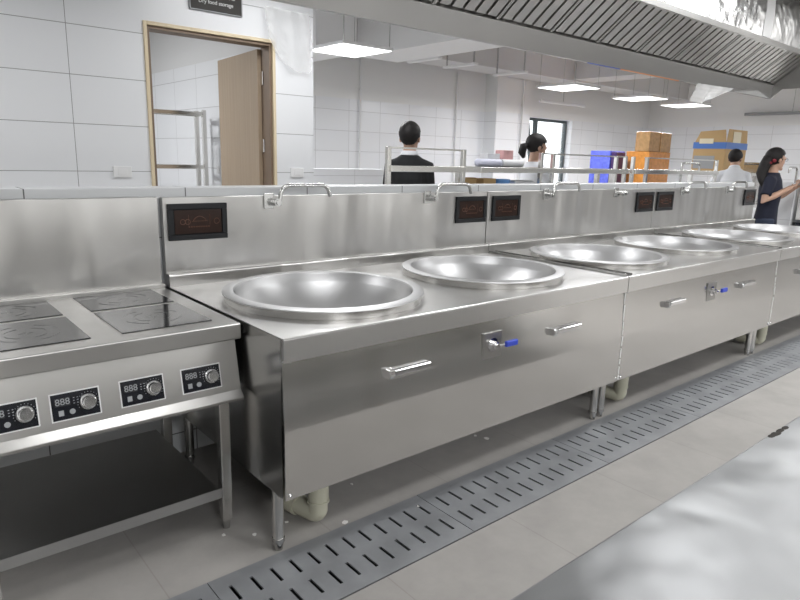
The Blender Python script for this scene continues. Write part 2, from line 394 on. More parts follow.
# ------------------------------------------------------------------ wok ranges
L = 1.985; ZT = .798; D = .99
WOKS = [(.452, .455), (1.402, .470), (2.413, .465), (3.365, .475), (4.36, .475), (5.33, .475)]
RW = .403
def counter_sheet(bm, x0, x1, y0, y1, z, holes):
    def loop(pts):
        vs = [bm.verts.new(p) for p in pts]
        return [bm.edges.new((vs[k], vs[(k+1) % len(vs)])) for k in range(len(vs))]
    es = loop([(x0, y0, z), (x1, y0, z), (x1, y1, z), (x0, y1, z)])
    for (hx, hy, r) in holes: es += loop([(hx+r*math.cos(2*PI*k/48), hy+r*math.sin(2*PI*k/48), z) for k in range(48)])
    bmesh.ops.triangle_fill(bm, use_beauty=True, use_dissolve=False, edges=es)
def display(parent, x0, x1, z0, z1, y):
    bm = mb(); rect_outline(bm, x0, x1, z0, z1, .024, y-.012, y); box(bm, x0+.024, x1-.024, y-.005, y, z0+.024, z1-.024)
    d = obj('control_display', bm, M['black'], parent, bevel=.002)
    ex, ez = .036, .031
    s_ = obj('display_screen', box(mb(), x0+.027, x1-.027, y-.0085, y-.0055, z0+.027, z1-.027), M['screen'], d)
    bm = mb(); w = x1-x0; yy = y-.0095; zc = (z0+z1)/2; xc = (x0+x1)/2
    def ring(cx, cz, r, t, a0=0, a1=2*PI, n=20):
        pts = [(cx+r*math.cos(a0+(a1-a0)*k/n), yy, cz+r*math.sin(a0+(a1-a0)*k/n)) for k in range(n+1)]
        tube(bm, pts, t, 6)
    ring(x0+.062, zc, .011, .0014); ring(x0+.083, zc, .011, .0014); ring(x1-.05, zc, .012, .0014)
    ring(xc+.005, zc-.008, .030, .0016, .35, PI-.35); box(bm, xc-.03, xc+.04, yy-.0006, yy+.0004, zc+.001, zc+.003)
    for k in range(9): box(bm, xc-.045+k*.011, xc-.039+k*.011, yy-.0006, yy+.0004, zc-.024, zc-.019)
    for xx in (xc-.045, xc+.05): box(bm, xx, xx+.0012, yy-.0006, yy+.0004, zc-.015, zc+.03)
    obj('display_icons', bm, M['icon'], d)
def faucet(parent, x, spout=True, length=.31):
    y, z = D, 1.135
    bm = mb(); box(bm, x-.028, x+.022, y-.012, y, z-.025, z+.045)
    f = obj('faucet', bm, M['faucet'], parent, bevel=.003)
    bm = mb(); cyl(bm, (x+.022, y-.012, z+.005), (x+.022, y-.05, z+.005), .016, .018); cyl(bm, (x+.022, y-.05, z+.005), (x+.022, y-.058, z+.005), .011)
    obj('faucet_valve', bm, M['faucet'], f, smooth=40)
    if spout:
        pts = arc([(x+.035, y-.035, z-.01), (x+.05, y-.035, z+.083), (x+length, y-.06, z+.083), (x+length+.02, y-.06, z+.03)], .05, 8)
        obj('faucet_spout', tube(mb(), pts, .0095, 12), M['faucet'], f, smooth=40)
    else:
        bm = mb(); cyl(bm, (x+.075, y, z+.005), (x+.075, y-.045, z+.005), .017); cyl(bm, (x+.075, y-.045, z+.005), (x+.075, y-.055, z+.005), .011)
        obj('faucet_valve', bm, M['faucet'], f, smooth=40)
def front_handle(parent, x0, x1, z):
    bm = mb(); yf = .008
    prism(bm, [(yf+.004, z-.013), (yf-.012, z-.016), (yf-.022, z-.010), (yf-.022, z+.011), (yf-.010, z+.015), (yf+.004, z+.013)], 'x', x0+.028, x1)
    h = obj('handle', bm, M['chrome'], parent, bevel=.003)
    bm = mb(); prism(bm, [(yf+.004, z-.017), (yf-.020, z-.018), (yf-.028, z-.006), (yf-.024, z+.016), (yf+.004, z+.017)], 'x', x0, x0+.022)
    obj('handle_latch', bm, M['chrome'], h, bevel=.003)
def drain_pipe(parent, x, y):
    bm = mb()
    cyl(bm, (x, y, .31), (x, y, .165), .028); cyl(bm, (x, y, .17), (x, y, .10), .040, .038); cyl(bm, (x, y, .108), (x, y, .10), .042)
    tube(bm, arc([(x, y, .10), (x, y, .048), (x-.03, y+.10, .052), (x-.05, y+.2, .06)], .06, 8), .036, 16)
    cyl(bm, (x-.03, y+.09, .053), (x-.042, y+.15, .056), .042)
    obj('drain_pipe', bm, M['pvc'], parent, smooth=40)

UL = ['long stainless wok range nearest the camera, first in the row beside the induction cooktop',
      'middle stainless wok range of the row, with the third and fourth woks',
      'farthest stainless wok range of the row, ending beside the woman in navy']
for i in range(3):
    X = i*L; t = thing('wok_range', UL[i], 'cooking range', (X, .3, 0), 0, 'wok ranges in a row along the ledge')
    x0, x1 = X+.004, X+L-.002
    holes = [(wx, wy, .372) for wx, wy in WOKS[2*i:2*i+2]]
    bm = mb(); counter_sheet(bm, x0+.0, x1, .0, D-.035, ZT, holes)
    tp = obj('countertop', bm, M['top'], t)
    sm = tp.modifiers.new('thick', 'SOLIDIFY'); sm.thickness = .003; sm.offset = -1
    bm = mb(); prism(bm, [(0, .7205), (.003, .7205), (.003, ZT-.004), (.0, ZT-.004)], 'x', x0, x1)
    prism(bm, [(0, ZT-.004), (.002, ZT-.001), (.005, ZT+.0015), (.010, ZT+.0015), (.010, ZT-.004)], 'x', x0, x1)
    box(bm, x0, x1, .003, .012, .7205, .7235)
    obj('front_lip', bm, M['lip'], t)
    # folded front panel: lower part upright, upper part leaning back a little
    bm = mb(); prism(bm, [(.004, .2426), (.004, .485), (.0165, .7206), (.0205, .7206), (.0085, .485), (.0085, .2426)], 'x', x0+.001, x1-.001)
    fp = obj('front_panel', bm, M['panel'], t)
    obj('side_panel', box(mb(), x0, x0+.003, .021, D-.036, .2426, ZT-.004), M['side'], t)
    obj('side_panel', box(mb(), x1-.003, x1, .021, D-.036, .2426, ZT-.004), M['side'], t)
    bm = mb(); box(bm, x0, x1, D, D+.030, .80, 1.170); prism(bm, [(D-.035, ZT-.003), (D-.035, .846), (D-.03, .851), (D-.0005, .851), (D-.0005, ZT-.003)], 'x', x0, x1)
    obj('splashback', bm, M['splash'], t, bevel=.003)
    obj('back_panel', box(mb(), x0, x1, D-.034, D-.031, .2426, .79), M['side'], t)
    if i > 0:
        bm = mb(); box(bm, X+.006, X+.060, .02, D-.036, ZT+.0018, ZT+.0028); box(bm, X+.004, X+.008, .02, D-.036, ZT+.0018, ZT+.012); box(bm, X+.058, X+.062, .02, D-.036, ZT+.0018, ZT+.012)
        obj('joint_strip', bm, M['side'], t)
    for wx, wy in WOKS[2*i:2*i+2]:
        bm = mb(); lathe(bm, [(.396, ZT+.0005), (.396, .8265), (.376, .8265), (.376, ZT+.0005)], (wx, wy, 0), 72, closed=True)
        obj('wok_collar', bm, M['ring'], t, smooth=35)
    for xx in (x0+.03, x1-.03):
        for yy in (.11, .90):
            bm = mb(); cyl(bm, (xx, yy, .04), (xx, yy, .30), .0205)
            lg = obj('leg', bm, M['leg'], t, smooth=40)
            bm = mb(); cyl(bm, (xx, yy, .032), (xx, yy, .046), .0225); cyl(bm, (xx, yy, 0), (xx, yy, .032), .015, .019)
            obj('leg_foot', bm, M['side'], lg, smooth=40)
    d0 = .022 if i == 0 else .042
    display(t, X+d0, X+d0+.262, .988, 1.143, D); display(t, X+1.712, X+1.968, .988, 1.143, D)
    faucet(t, X+(.495 if i == 0 else .565 if i == 1 else .45), length=.28); faucet(t, X+(1.485 if i == 0 else 1.415 if i == 1 else 1.31), spout=(i != 1), length=.27)
    front_handle(t, X+.42, X+.622, .60); front_handle(t, X+1.375, X+1.585, .605)
    bm = mb(); box(bm, X+.925, X+1.04, .0035, .010, .555, .667)
    bmesh.ops.transform(bm, matrix=Matrix.Translation((0, .0025, 0)), verts=bm.verts)
    vp = obj('valve_plate', bm, M['fascia'], t, bevel=.0015)
    bm = mb(); cyl(bm, (X+.985, .006, .612), (X+.985, -.016, .612), .017); cyl(bm, (X+.985, -.012, .612), (X+.985, -.026, .612), .010)
    bm2 = bm
    obj('valve_stem', bm2, M['chrome'], vp, smooth=40)
    bm = mb(); cyl(bm, (X+.985, .0045, .612), (X+.985, .004, .612), .030)
    tube(bm, arc([(X+.985, -.02, .612), (X+1.010, -.022, .614), (X+1.022, -.030, .617)], .02), .005, 8)
    obj('valve_arm', bm, M['chrome'], vp, smooth=40)
    bm = mb(); prism(bm, [(-.044, .606), (-.028, .606), (-.028, .632), (-.044, .632)], 'x', X+1.016, X+1.088)
    obj('valve_lever', bm, M['blueplastic'], vp, bevel=.005)
    drain_pipe(t, X+(.225 if i == 0 else .30 if i == 1 else .30), .15)
    for (xx, zz) in ((X+.022, .258), (X+L-.022, .262), (X+.03, .714)):
        bm = mb(); ball(bm, (xx, .003 if zz < .5 else .015, zz), .006, 10)
        obj('rivet', bm, M['chrome'], t, smooth=True)
    if i > 0:
        bm = mb(); rng = random.Random(i)
        z = .25
        while z < .70:
            dz = rng.uniform(.02, .06); yy = .003 if z < .46 else .003+.0125*(z-.485)/.235
            box(bm, X-.003+rng.uniform(-.001, .001), X+.004+rng.uniform(-.002, .002), yy-.001, yy+.004, z, z+dz); z += dz+rng.uniform(0, .02)
        obj('seam_sealant', bm, M['seal'], t)

WL = ['first large steel wok from the left, beside the induction cooktop', 'second large steel wok from the left',
      'third large steel wok, just past the first joint between ranges', 'fourth large steel wok, before the second joint between ranges',
      'fifth large steel wok, second nearest the far end of the row', 'sixth large steel wok, last of the row at the right edge']
for k, (wx, wy) in enumerate(WOKS):
    t = thing('wok', WL[k], 'wok', (wx, wy, .829), 0, 'large steel woks set in the ranges')
    bm = mb()
    prof = [(RW-.006, .004), (.362, .0045)]
    dep = .20; Rs = (.36**2+dep**2)/(2*dep)
    for j in range(1, 17):
        r = .36*(1-j/17); prof.append((r, -(math.sqrt(Rs*Rs-r*r)-(Rs-dep))))
    prof.append((.004, -dep))
    lathe(bm, prof, (wx, wy, .829), 96)
    # outer skin so that the bowl has thickness
    lathe(bm, [(r-.004 if r < .36 else r-.010, z-.006) for r, z in prof[1:]], (wx, wy, .829), 96)
    obj('wok_bowl', bm, M['wok'], t, smooth=50)
    bm = mb(); lathe(bm, [(RW-.006, .0045), (RW, .003), (RW+.001, -.001), (RW-.004, -.0024), (.368, -.0015), (.358, .0005), (.3605, .0058), (.367, .0062)], (wx, wy, .829), 96, closed=True)
    obj('wok_rim', bm, M['rim'], t, smooth=60)

# ------------------------------------------------------------------ induction cooktop
CX0, CX1, CY = -.83, -.012, .26
t = thing('induction_cooktop', 'stainless four-plate induction cooktop with open shelf at the left edge', 'cooktop', (-.42, .6, 0))
bm = mb(); prism(bm, [(CY, .742), (CY, .797), (.954, .797), (.954, .772), (CY+.03, .772), (CY+.03, .742)], 'x', CX0, CX1)
box(bm, CX0, CX1, .955, .985, .772, .815)
ct = obj('cooktop_frame', bm, M['cooktop'], t, bevel=.004)
bm = mb(); box(bm, CX0, CX1-.003, .985, 1.018, .772, 1.172); obj('splashback', bm, M['splash'], t, bevel=.003)
for (gx0, gx1) in ((-.755, -.463), (-.372, -.078)):
    for (gy0, gy1) in ((.343, .657), (.690, .945)):
        g = obj('hob_glass', box(mb(), gx0, gx1, gy0, gy1, .7972, .7995), M['glass'], t)
        bm = mb(); cx_, cy_ = (gx0+gx1)/2, (gy0+gy1)/2
        for r in (.095, .06):
            for a in range(4):
                pts = [(cx_+r*math.cos(a*PI/2+.25+k*.09), cy_+r*math.sin(a*PI/2+.25+k*.09), .7996) for k in range(11)]
                tube(bm, pts, .0009, 4)
        for a in range(4): tube(bm, [(cx_+.008*math.cos(a*PI/2), cy_+.008*math.sin(a*PI/2), .7996), (cx_+.02*math.cos(a*PI/2), cy_+.02*math.sin(a*PI/2), .7996)], .0009, 4)
        obj('hob_marking', bm, M['glassmark'], g)
# fascia: leans out towards the bottom and ends in a flared lip
fas = [(.300, .7415), (.262, .562), (.238, .540), (.238, .530), (.244, .530), (.30, .540), (.33, .540), (.33, .7415)]
obj('control_fascia', prism(mb(), fas, 'x', CX0+.01, CX1-.006), M['fascia'], t, bevel=.002)
fv = Vector((0, .300-.262, .7415-.562)).normalized()      # up along the fascia
fn = Vector((0, -fv.z, fv.y))                            # out of the fascia
FRot = Matrix(((1, 0, 0), (0, fv.y, fv.z), (0, fv.z, -fv.y))).to_4x4()
def on_fascia(x, s, h): # s along the fascia from mid, h outwards
    m0 = Vector((0, .2751, .624))
    return Vector((x, 0, 0)) + m0 + fv*s + fn*h
def slab(bm, x0, x1, s0, s1, h0, h1):
    v = [bm.verts.new(on_fascia(a, b_, h)) for h in (h0, h1) for (a, b_) in ((x0, s0), (x1, s0), (x1, s1), (x0, s1))]
    for f in ((0,3,2,1),(4,5,6,7),(0,1,5,4),(1,2,6,5),(2,3,7,6),(3,0,4,7)): bm.faces.new([v[i] for i in f])
PL = ['rightmost', 'second from the right', 'third from the right', 'leftmost']
trot = Matrix((Vector((1, 0, 0)), fv, fn)).transposed().to_euler()
for k, xc in enumerate((-.152, -.343, -.535, -.700)):
    bm = mb(); slab(bm, xc-.068, xc+.068, -.042, .042, 0, .002); p = obj('control_panel', bm, M['white'], t, bevel=.0015)
    bm = mb(); slab(bm, xc-.064, xc+.064, -.038, .038, .002, .0032); obj('panel_face', bm, M['blackgloss'], p)
    bm = mb(); slab(bm, xc-.055, xc-.014, .002, .026, .0034, .0040); obj('digit_window', bm, M['black'], p)
    text('digits', '888', .027, on_fascia(xc-.0345, .014, .0043), trot, M['greyprint'], p, .0002)
    bm = mb(); slab(bm, xc-.048, xc-.034, -.026, -.010, .0034, .0044); obj('button', bm, M['greyprint'], p, bevel=.001)
    bm = mb(); cyl(bm, on_fascia(xc-.011, -.018, .0034), on_fascia(xc-.011, -.018, .0044), .008); obj('button', bm, M['greyprint'], p)
    bm = mb()
    for a in range(3):
        for b_ in range(2): slab(bm, xc-.006+b_*.010, xc-.002+b_*.010, .004+a*.008, .006+a*.008, .0034, .0038)
    kx = xc+.034
    for a in range(15):
        an = -.6+a*.30
        q = on_fascia(kx+.029*math.cos(an), .002+.029*math.sin(an), .0036); cyl(bm, q, q+fn*.0004, .0012, n=6)
    obj('print_marks', bm, M['greyprint'], p)
    bm = mb(); q = on_fascia(kx, .002, .0034)
    cyl(bm, q, q+fn*.004, .0235); cyl(bm, q+fn*.004, q+fn*.020, .020, .0185, n=28); cyl(bm, q+fn*.020, q+fn*.0215, .0185, .016, n=28)
    obj('knob', bm, M['chrome'], p, smooth=30)
bm = mb(); box(bm, CX0+.03, CX1-.03, .345, .95, .541, .544); box(bm, CX0+.01, CX0+.013, .33, .98, .56, .77); box(bm, CX1-.013, CX1-.01, .33, .98, .545, .77)
obj('cooktop_body', bm, M['side'], t)
for xx in (CX0+.045, CX1-.04):
    for yy in (.345, .93):
        lg = obj('leg', box(mb(), xx-.019, xx+.019, yy-.019, yy+.019, .035, .54), M['leg'], t, bevel=.003)
        bm = mb(); cyl(bm, (xx, yy, 0), (xx, yy, .035), .013, .016, n=14); obj('leg_foot', bm, M['side'], lg, smooth=40)
bm = mb(); box(bm, CX0+.01, CX1-.075, .325, .96, .172, .176); box(bm, CX0+.01, CX1-.062, .322, .326, .138, .176); box(bm, CX0+.01, CX1-.06, .326, .34, .138, .141)
obj('lower_shelf', bm, M['shelf'], t)

# ------------------------------------------------------------------ floor grate plates
PLN = .90; start = -.24 - PLN*2
gl = {2: 'slotted grey drain cover plate nearest the camera, in front of the first wok'}
names = ['drain cover plate under the bottom edge of the photo', 'first', 'second', 'third', 'fourth', 'fifth', 'sixth', 'seventh', 'eighth', 'ninth']
order = ['nearest', 'second nearest', 'third', 'fourth', 'fifth', 'sixth', 'seventh', 'eighth', 'farthest']
def grate_mesh():
    bm = mb(); xs = [0]; 
    for k in range(12):
        a = .051+k*.0725; xs += [a-.006, a+.006]
    xs += [PLN-.003]; ys = [-.2425, -.185, -.105, -.055, .025, .0825]
    V = {}
    def v(i, j):
        if (i, j) not in V: V[i, j] = bm.verts.new((xs[i], ys[j], -.002))
        return V[i, j]
    for i in range(len(xs)-1):
        for j in range(len(ys)-1):
            if i % 2 == 1 and j in (1, 3): continue
            bm.faces.new((v(i, j), v(i+1, j), v(i+1, j+1), v(i, j+1)))
    return bm
gmesh = None
for k in range(9):
    gx = -.24 - .90 + k*PLN
    if gx > 6.5: break
    o = obj('drain_cover', grate_mesh(), M['grate'])
    o.location = (gx, 0, 0)
    sm = o.modifiers.new('thick', 'SOLIDIFY'); sm.thickness = .006; sm.offset = -1
    lab = ['slotted drain cover plate cut off by the bottom edge, left of the first range leg', 'nearest full slotted drain cover plate, in front of the first range leg', 'second full drain cover plate from the front, before the first pair of middle legs',
           'third full drain cover plate from the front, beside the first pair of middle legs', 'fourth full drain cover plate from the front, in front of the middle range',
           'fifth full drain cover plate from the front, in front of the fourth wok', 'sixth full drain cover plate from the front, near the second pair of middle legs', 'seventh full drain cover plate from the front, by the third range', 'farthest drain cover plate at the right edge of the photo'][k]
    tag(o, lab, 'drain cover', 'slotted drain cover plates in the floor')

# ------------------------------------------------------------------ worktable in the foreground
t = thing('worktable', 'smeared stainless worktable in the bottom right foreground', 'table', (.9, -1.55, 0))
bm = mb(); box(bm, -.75, 3.4, -1.95, -1.216, .762, .800)
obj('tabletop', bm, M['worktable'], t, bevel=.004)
bm = mb(); box(bm, -.70, 3.35, -1.93, -1.25, .20, .225); obj('undershelf', bm, M['shelf'], t, bevel=.003)
obj('back_board', box(mb(), -.70, 3.35, -1.93, -1.90, .225, .76), M['rack'], t)
for xx in (-.68, 1.3, 3.33):
    for yy in (-1.25, -1.91):
        bm = mb(); cyl(bm, (xx, yy, 0), (xx, yy, .765), .019); obj('leg', bm, M['leg'], t, smooth=40)
bm = mb()
rng = random.Random(3)
for k in range(9): 
    ball(bm, ((.525+rng.uniform(-.045, .045)), -1.224+rng.uniform(-.002, .002), .800), (rng.uniform(.008, .018), .006, .0015), 8)
obj('grease_stain', bm, M['dirt'], t)

# ------------------------------------------------------------------ exhaust hood
HX0, HX1 = -1.2, 6.0; HY = .985
t = thing('exhaust_hood', 'long stainless exhaust hood with slanted baffle filters above the woks', 'exhaust hood', (2.4, .3, 2.0))
bm = mb(); prism(bm, [(1.0, 2.016), (HY+.002, 2.143), (HY+.012, 2.143), (1.012, 2.143), (1.012, 2.5), (1.022, 2.5), (1.022, 2.016)], 'x', HX0, HX1)
obj('hood_gutter', bm, M['hood'], t, bevel=.002)
A = Vector((0, HY+.002, 2.150)); B = Vector((0, .700, 2.372)); fd = (B-A).normalized(); fo = Vector((0, -fd.z, fd.y))   # fo points down and forward
if fo.z > 0: fo = -fo
flen = (B-A).length
FW = .5; nfil = int(round((HX1-.02-HX0)/FW))
for k in range(nfil):
    fx0 = HX1-.02-(k+1)*FW
    bm = mb()
    def q(x, s, h): p = A+fd*s+fo*h; return (x, p.y, p.z)
    def fslab(x0, x1, s0, s1, h0, h1):
        v = [bm.verts.new(q(x, s, h)) for h in (h0, h1) for x, s in ((x0, s0), (x1, s0), (x1, s1), (x0, s1))]
        for f in ((0,3,2,1),(4,5,6,7),(0,1,5,4),(1,2,6,5),(2,3,7,6),(3,0,4,7)): bm.faces.new([v[i] for i in f])
    fslab(fx0+.001, fx0+.012, 0, flen, -.04, .002); fslab(fx0+FW-.012, fx0+FW-.001, 0, flen, -.04, .002)
    fslab(fx0+.018, fx0+FW-.018, flen-.016, flen, -.04, .002); fslab(fx0+.018, fx0+FW-.018, 0, .012, -.04, -.02)
    nb = 5; pw = (FW-.036)/nb
    for j in range(nb):
        xa = fx0+.018+j*pw
        # each baffle is a U-shaped channel, open behind
        fslab(xa+.014, xa+pw-.008, .012, flen-.016, -.006, 0.0); fslab(xa+.014, xa+.016, .012, flen-.016, -.034, -.006); fslab(xa+pw-.010, xa+pw-.008, .012, flen-.016, -.034, -.006)
    fslab(fx0+.018, fx0+FW-.018, .012, flen-.016, -.040, -.038)
    obj('baffle_filter', bm, M['filter'], t)
obj('hood_ceiling', box(mb(), HX0, HX1, -.98, .712, 2.86, 2.875), M['hood'], t)
obj('plenum_face', box(mb(), HX0, HX1, .700, .712, 2.405, 2.86), M['hoodlit'], t)
bm = mb(); prism(bm, [(.695, 2.366), (.692, 2.404), (.712, 2.404), (.715, 2.380)], 'x', HX0, HX1); obj('filter_rail', bm, M['hood'], t)
bm = mb(); rng = random.Random(4)
prism(bm, [(4.86, 2.41), (5.03, 2.41), (5.05, 2.6), (5.00, 2.84), (4.84, 2.84), (4.88, 2.62)], 'y', .697, .6985); obj('film_remnant', bm, M['film'], t)['label'] = 'torn strip of white protective film'
for k in range(16):
    bm = mb()
    fx, fz, fr_ = rng.uniform(4.32, 4.8), rng.uniform(2.42, 2.62), rng.uniform(.008, .026)
    prism(bm, [(fx+fr_*rng.uniform(.3, .8)*math.cos(a), fz+fr_*rng.uniform(.8, 2.2)*math.sin(a)) for a in (0, 1.2, 2.4, 3.6, 4.9)], 'y', .6955-k*.00008, .697-k*.00008)
    obj('film_remnant', bm, M['film'], t)['label'] = 'small scrap of white protective film'
bm = mb(); box(bm, HX0, HX1, -1.0, -.98, 2.0, 2.875); obj('hood_front', bm, M['hood'], t)
bm = mb(); prism(bm, [(1.0, 2.016), (1.022, 2.016), (1.022, 2.5), (.72, 2.875), (-1.0, 2.875), (-1.0, 2.0), (-.98, 2.0), (-.9, 2.10), (.9, 2.10)], 'x', HX1-.012, HX1)
obj('hood_end_panel', bm, M['hood'], t)
bm = mb(); prism(bm, [(1.0, 2.016), (1.022, 2.016), (1.022, 2.5), (.72, 2.875), (-1.0, 2.875), (-1.0, 2.0), (-.98, 2.0)], 'x', HX0, HX0+.012)
obj('hood_end_panel', bm, M['hood'], t)
for (lx0, lx1) in ((-.3, .5), (2.2, 3.1), (4.45, 5.75)):
    bm = mb(); box(bm, lx0, lx1, -.45, .02, 2.844, 2.8598)
    fr = obj('hood_lamp', bm, M['frame_w'], t)
    obj('lamp_diffuser', box(mb(), lx0+.015, lx1-.015, -.435, .005, 2.840, 2.844), M['hoodlamp'], fr); area('lamp_light', fr, M['hoodlamp'], (lx0+lx1)/2, -.215, 2.840, lx1-lx0-.04, .42)
bm = mb()
box(bm, 2.9, 3.30, .991, .9925, 2.009, 2.016); obj('film_strip', bm, M['blue_film'], t)['label'] = 'blue protective film edge'
bm = mb(); box(bm, 3.30, 4.15, .991, .9925, 2.008, 2.017); obj('film_strip', bm, M['orange_film'], t)['label'] = 'orange protective film edge'

def crumple(name, outline, origin, ux, uz, depth, seed, n=14):
    """hanging plastic: a fan between two edge curves with folds"""
    rng = random.Random(seed); bm = mb(); G = []
    top, bot = outline
    for i in range(n+1):
        a = i/n
        def along(c_):
            s = a*(len(c_)-1); k = min(int(s), len(c_)-2); f = s-k
            return (c_[k][0]*(1-f)+c_[k+1][0]*f, c_[k][1]*(1-f)+c_[k+1][1]*f)
        p0, p1 = along(top), along(bot); row = []
        for j in range(n+1):
            b_ = j/n
            x = p0[0]*(1-b_)+p1[0]*b_; z = p0[1]*(1-b_)+p1[1]*b_
            y = depth*math.sin(a*17+b_*3+seed)*(.3+b_)+rng.uniform(-1, 1)*depth*.35
            row.append(bm.verts.new(origin+ux*x+uz*z+ux.cross(uz)*y))
        G.append(row)
    for i in range(n):
        for j in range(n): bm.faces.new((G[i][j], G[i+1][j], G[i+1][j+1], G[i][j+1]))
    return bm
XU, ZU = Vector((1, 0, 0)), Vector((0, 0, 1))
bm = crumple('p', ([(4.42, 2.02), (5.1, 2.035)], [(4.36, 1.875), (4.55, 1.86), (4.62, 1.90), (4.95, 1.98), (5.08, 2.03)]), Vector((0, .975, 0)), XU, ZU, .012, 2)
tag(obj('plastic_sheet', bm, M['film'], smooth=True), 'crumpled white plastic film hanging from the hood edge near the far end', 'plastic sheet')
bm = crumple('p', ([(1.50, 2.42), (1.88, 2.42)], [(1.52, 2.2), (1.70, 2.0), (1.88, 1.98), (1.92, 2.2)]), Vector((0, 2.855, 0)), XU, ZU, .018, 5)
tag(obj('plastic_sheet', bm, M['film_thin'], smooth=True), 'hazy plastic sheet hanging on the wall beside the storage door', 'plastic sheet')

# ------------------------------------------------------------------ hanging lamps
LP = [((3.02, 3.92), 'hanging square light panel nearest the storage room corner'), ((7.05, 4.15), 'hanging square light panel above the woman with the ponytail'),
      ((9.0, 4.15), 'third hanging light panel, left of the plastic film'), ((10.55, 4.15), 'farthest hanging light panel, partly behind the plastic film')]
def lamp(x, y, z, label, w=.62, d=.66, strength='lamp'):
    t = thing('light_panel', label, 'ceiling light', (x, y, z), 0, 'hanging light panels')
    obj('lamp_frame', box(mb(), x-w/2, x+w/2, y-d/2, y+d/2, z, z+.03), M['frame_w'], t, bevel=.003)
    area('lamp_light', t, M[strength], x, y, z, w-.04, d-.04)
    obj('lamp_diffuser', box(mb(), x-w/2+.015, x+w/2-.015, y-d/2+.015, y+d/2-.015, z-.004, z), M[strength], t)
    for sx in (-1, 1):
        for sy in (-1, 1):
            px, py = x+sx*(w/2-.03), y+sy*(d/2-.03)
            obj('suspension_rod', cyl(mb(), (px, py, z+.03), (px, py, ZC), .004, n=6), M['faucet'], t)
for (x, y), lab in LP: lamp(x, y, 2.40, lab)
for k, x in enumerate((.9, 2.9, 4.9, 6.9)): lamp(x, -1.50, 2.62, ('leftmost', 'second', 'third', 'rightmost')[k]+' unseen added light panel of the row over the aisle above the foreground worktable', w=1.2, d=.6, strength='lamp_added_aisle')  # unseen row, added to brighten the aisle floor and the range fronts
for k, x in enumerate((-1.0, 2.2, 5.4)): lamp(x, -4.0, 2.62, ('left', 'middle', 'right')[k]+' unseen added light panel of the row behind the camera', w=1.2, d=.6)  # unseen row, added to light the room from behind the camera
for k, x in enumerate((-1.5, 1.6, 4.7)): lamp(x, 1.95, 2.62, ('left', 'middle', 'right')[k]+' unseen added light panel over the aisle between the ledge and the storage wall', w=1.2, d=.6, strength='lamp_added_soft')  # unseen row hidden by the hood, added to light the door wall
lamp(10.5, -.3, 2.55, 'hanging light panel beyond the far end of the hood', w=1.2, d=.6)
lamp(-.3, 4.9, 2.75, 'light panel inside the dry food storage room', strength='lamp_store')

def simple(name, bm, m, label, cat, group=None, **k): return tag(obj(name, bm, m, **k), label, cat, group)
for k, (x, lab) in enumerate(((5.04, 'thin white conduit on the far wall, left of the man in black'), (7.10, 'thin white conduit on the far wall, above the pink box'), (8.52, 'thin white conduit on the far pilaster'))):
    yy = 6.19 if k == 2 else 6.47
    bm = mb(); tube(bm, [(x, yy, 0), (x, yy, 2.80)], .015, 8)
    for z in (1.6, 2.35): box(bm, x-.022, x+.022, yy-.016, yy+.022, z-.012, z+.012)
    simple('conduit_pipe', bm, M['frame_w'], lab, 'pipe', 'conduits on the far wall')
t = thing('tube_light', 'unlit white tube light hanging above the window', 'light', (9.5, 6.0, 2.42))
obj('tube_body', box(mb(), 8.8, 10.2, 6.0, 6.06, 2.42, 2.47), M['frame_w'], t, bevel=.01)
obj('suspension_rod', cyl(mb(), (9.5, 6.03, 2.47), (9.5, 6.03, 2.80), .006, n=6), M['faucet'], t)
t = thing('tube_light', 'grey unlit tube light high on the right wall', 'light', (13.4, 3.6, 2.40))
obj('tube_body', box(mb(), 13.36, 13.44, 2.6, 4.3, 2.40, 2.46), M['greyprint'], t, bevel=.01)
obj('suspension_rod', cyl(mb(), (13.4, 3.4, 2.46), (13.4, 3.4, ZC), .006, n=6), M['faucet'], t)
for k, (xa, ya, lab) in enumerate(((5.2, 5.0, 'white pipe bracket under the beam, left one'), (5.9, 5.0, 'white pipe bracket under the beam, middle one'), (7.0, 5.0, 'white pipe bracket under the beam, right one'))):
    t = thing('pipe_bracket', lab, 'bracket', (xa, ya, 2.70), 0, 'pipe brackets under the beam')
    obj('bracket_bar', box(mb(), xa-.04, xa+.04, ya-.1, ya+.55, 2.66, 2.69), M['duct'], t, bevel=.004)
    obj('bracket_rod', cyl(mb(), (xa, ya+.5, 2.69), (xa, ya+.5, ZC), .012, n=8), M['faucet'], t)
    obj('bracket_rod', cyl(mb(), (xa, ya-.05, 2.69), (xa, ya-.05, ZC), .012, n=8), M['faucet'], t)

# ------------------------------------------------------------------ sign and outlets
t = thing('door_sign', 'dark brown dry food storage sign above the doorway', 'sign', (1.135, 2.89, 2.34))
obj('sign_plate', box(mb(), .945, 1.325, 2.882, 2.899, 2.327, 2.53), M['sign'], t, bevel=.002)
bm = mb(); rect_outline(bm, .939, 1.331, 2.321, 2.536, .006, 2.880, 2.8995); obj('sign_border', bm, M['greyprint'], t)
text('lettering', 'KHO KHÔ', .050, (1.165, 2.8815, 2.437), FACING_Y, M['letter'], t)
text('lettering', 'Dry food storage', .037, (1.132, 2.8815, 2.384), FACING_Y, M['letter'], t)
def outlet(x, y, z, lab, ax='x'):
    t = thing('wall_outlet', lab, 'socket', (x, y, z), 0 if ax == 'x' else PI/2, 'white wall outlets')
    bm = mb(); box(bm, -.06, .06, -.012, 0, -.037, .037); obj('outlet_plate', bm, M['white'], t, bevel=.004, local=True)
    bm = mb(); box(bm, -.03, .03, -.0145, -.012, -.02, .02); obj('outlet_switch', bm, M['frame_w'], t, bevel=.001, local=True)
outlet(.425, DW, 1.212, 'white wall outlet left of the doorway'); outlet(1.785, DW, 1.215, 'white wall outlet right of the doorway')
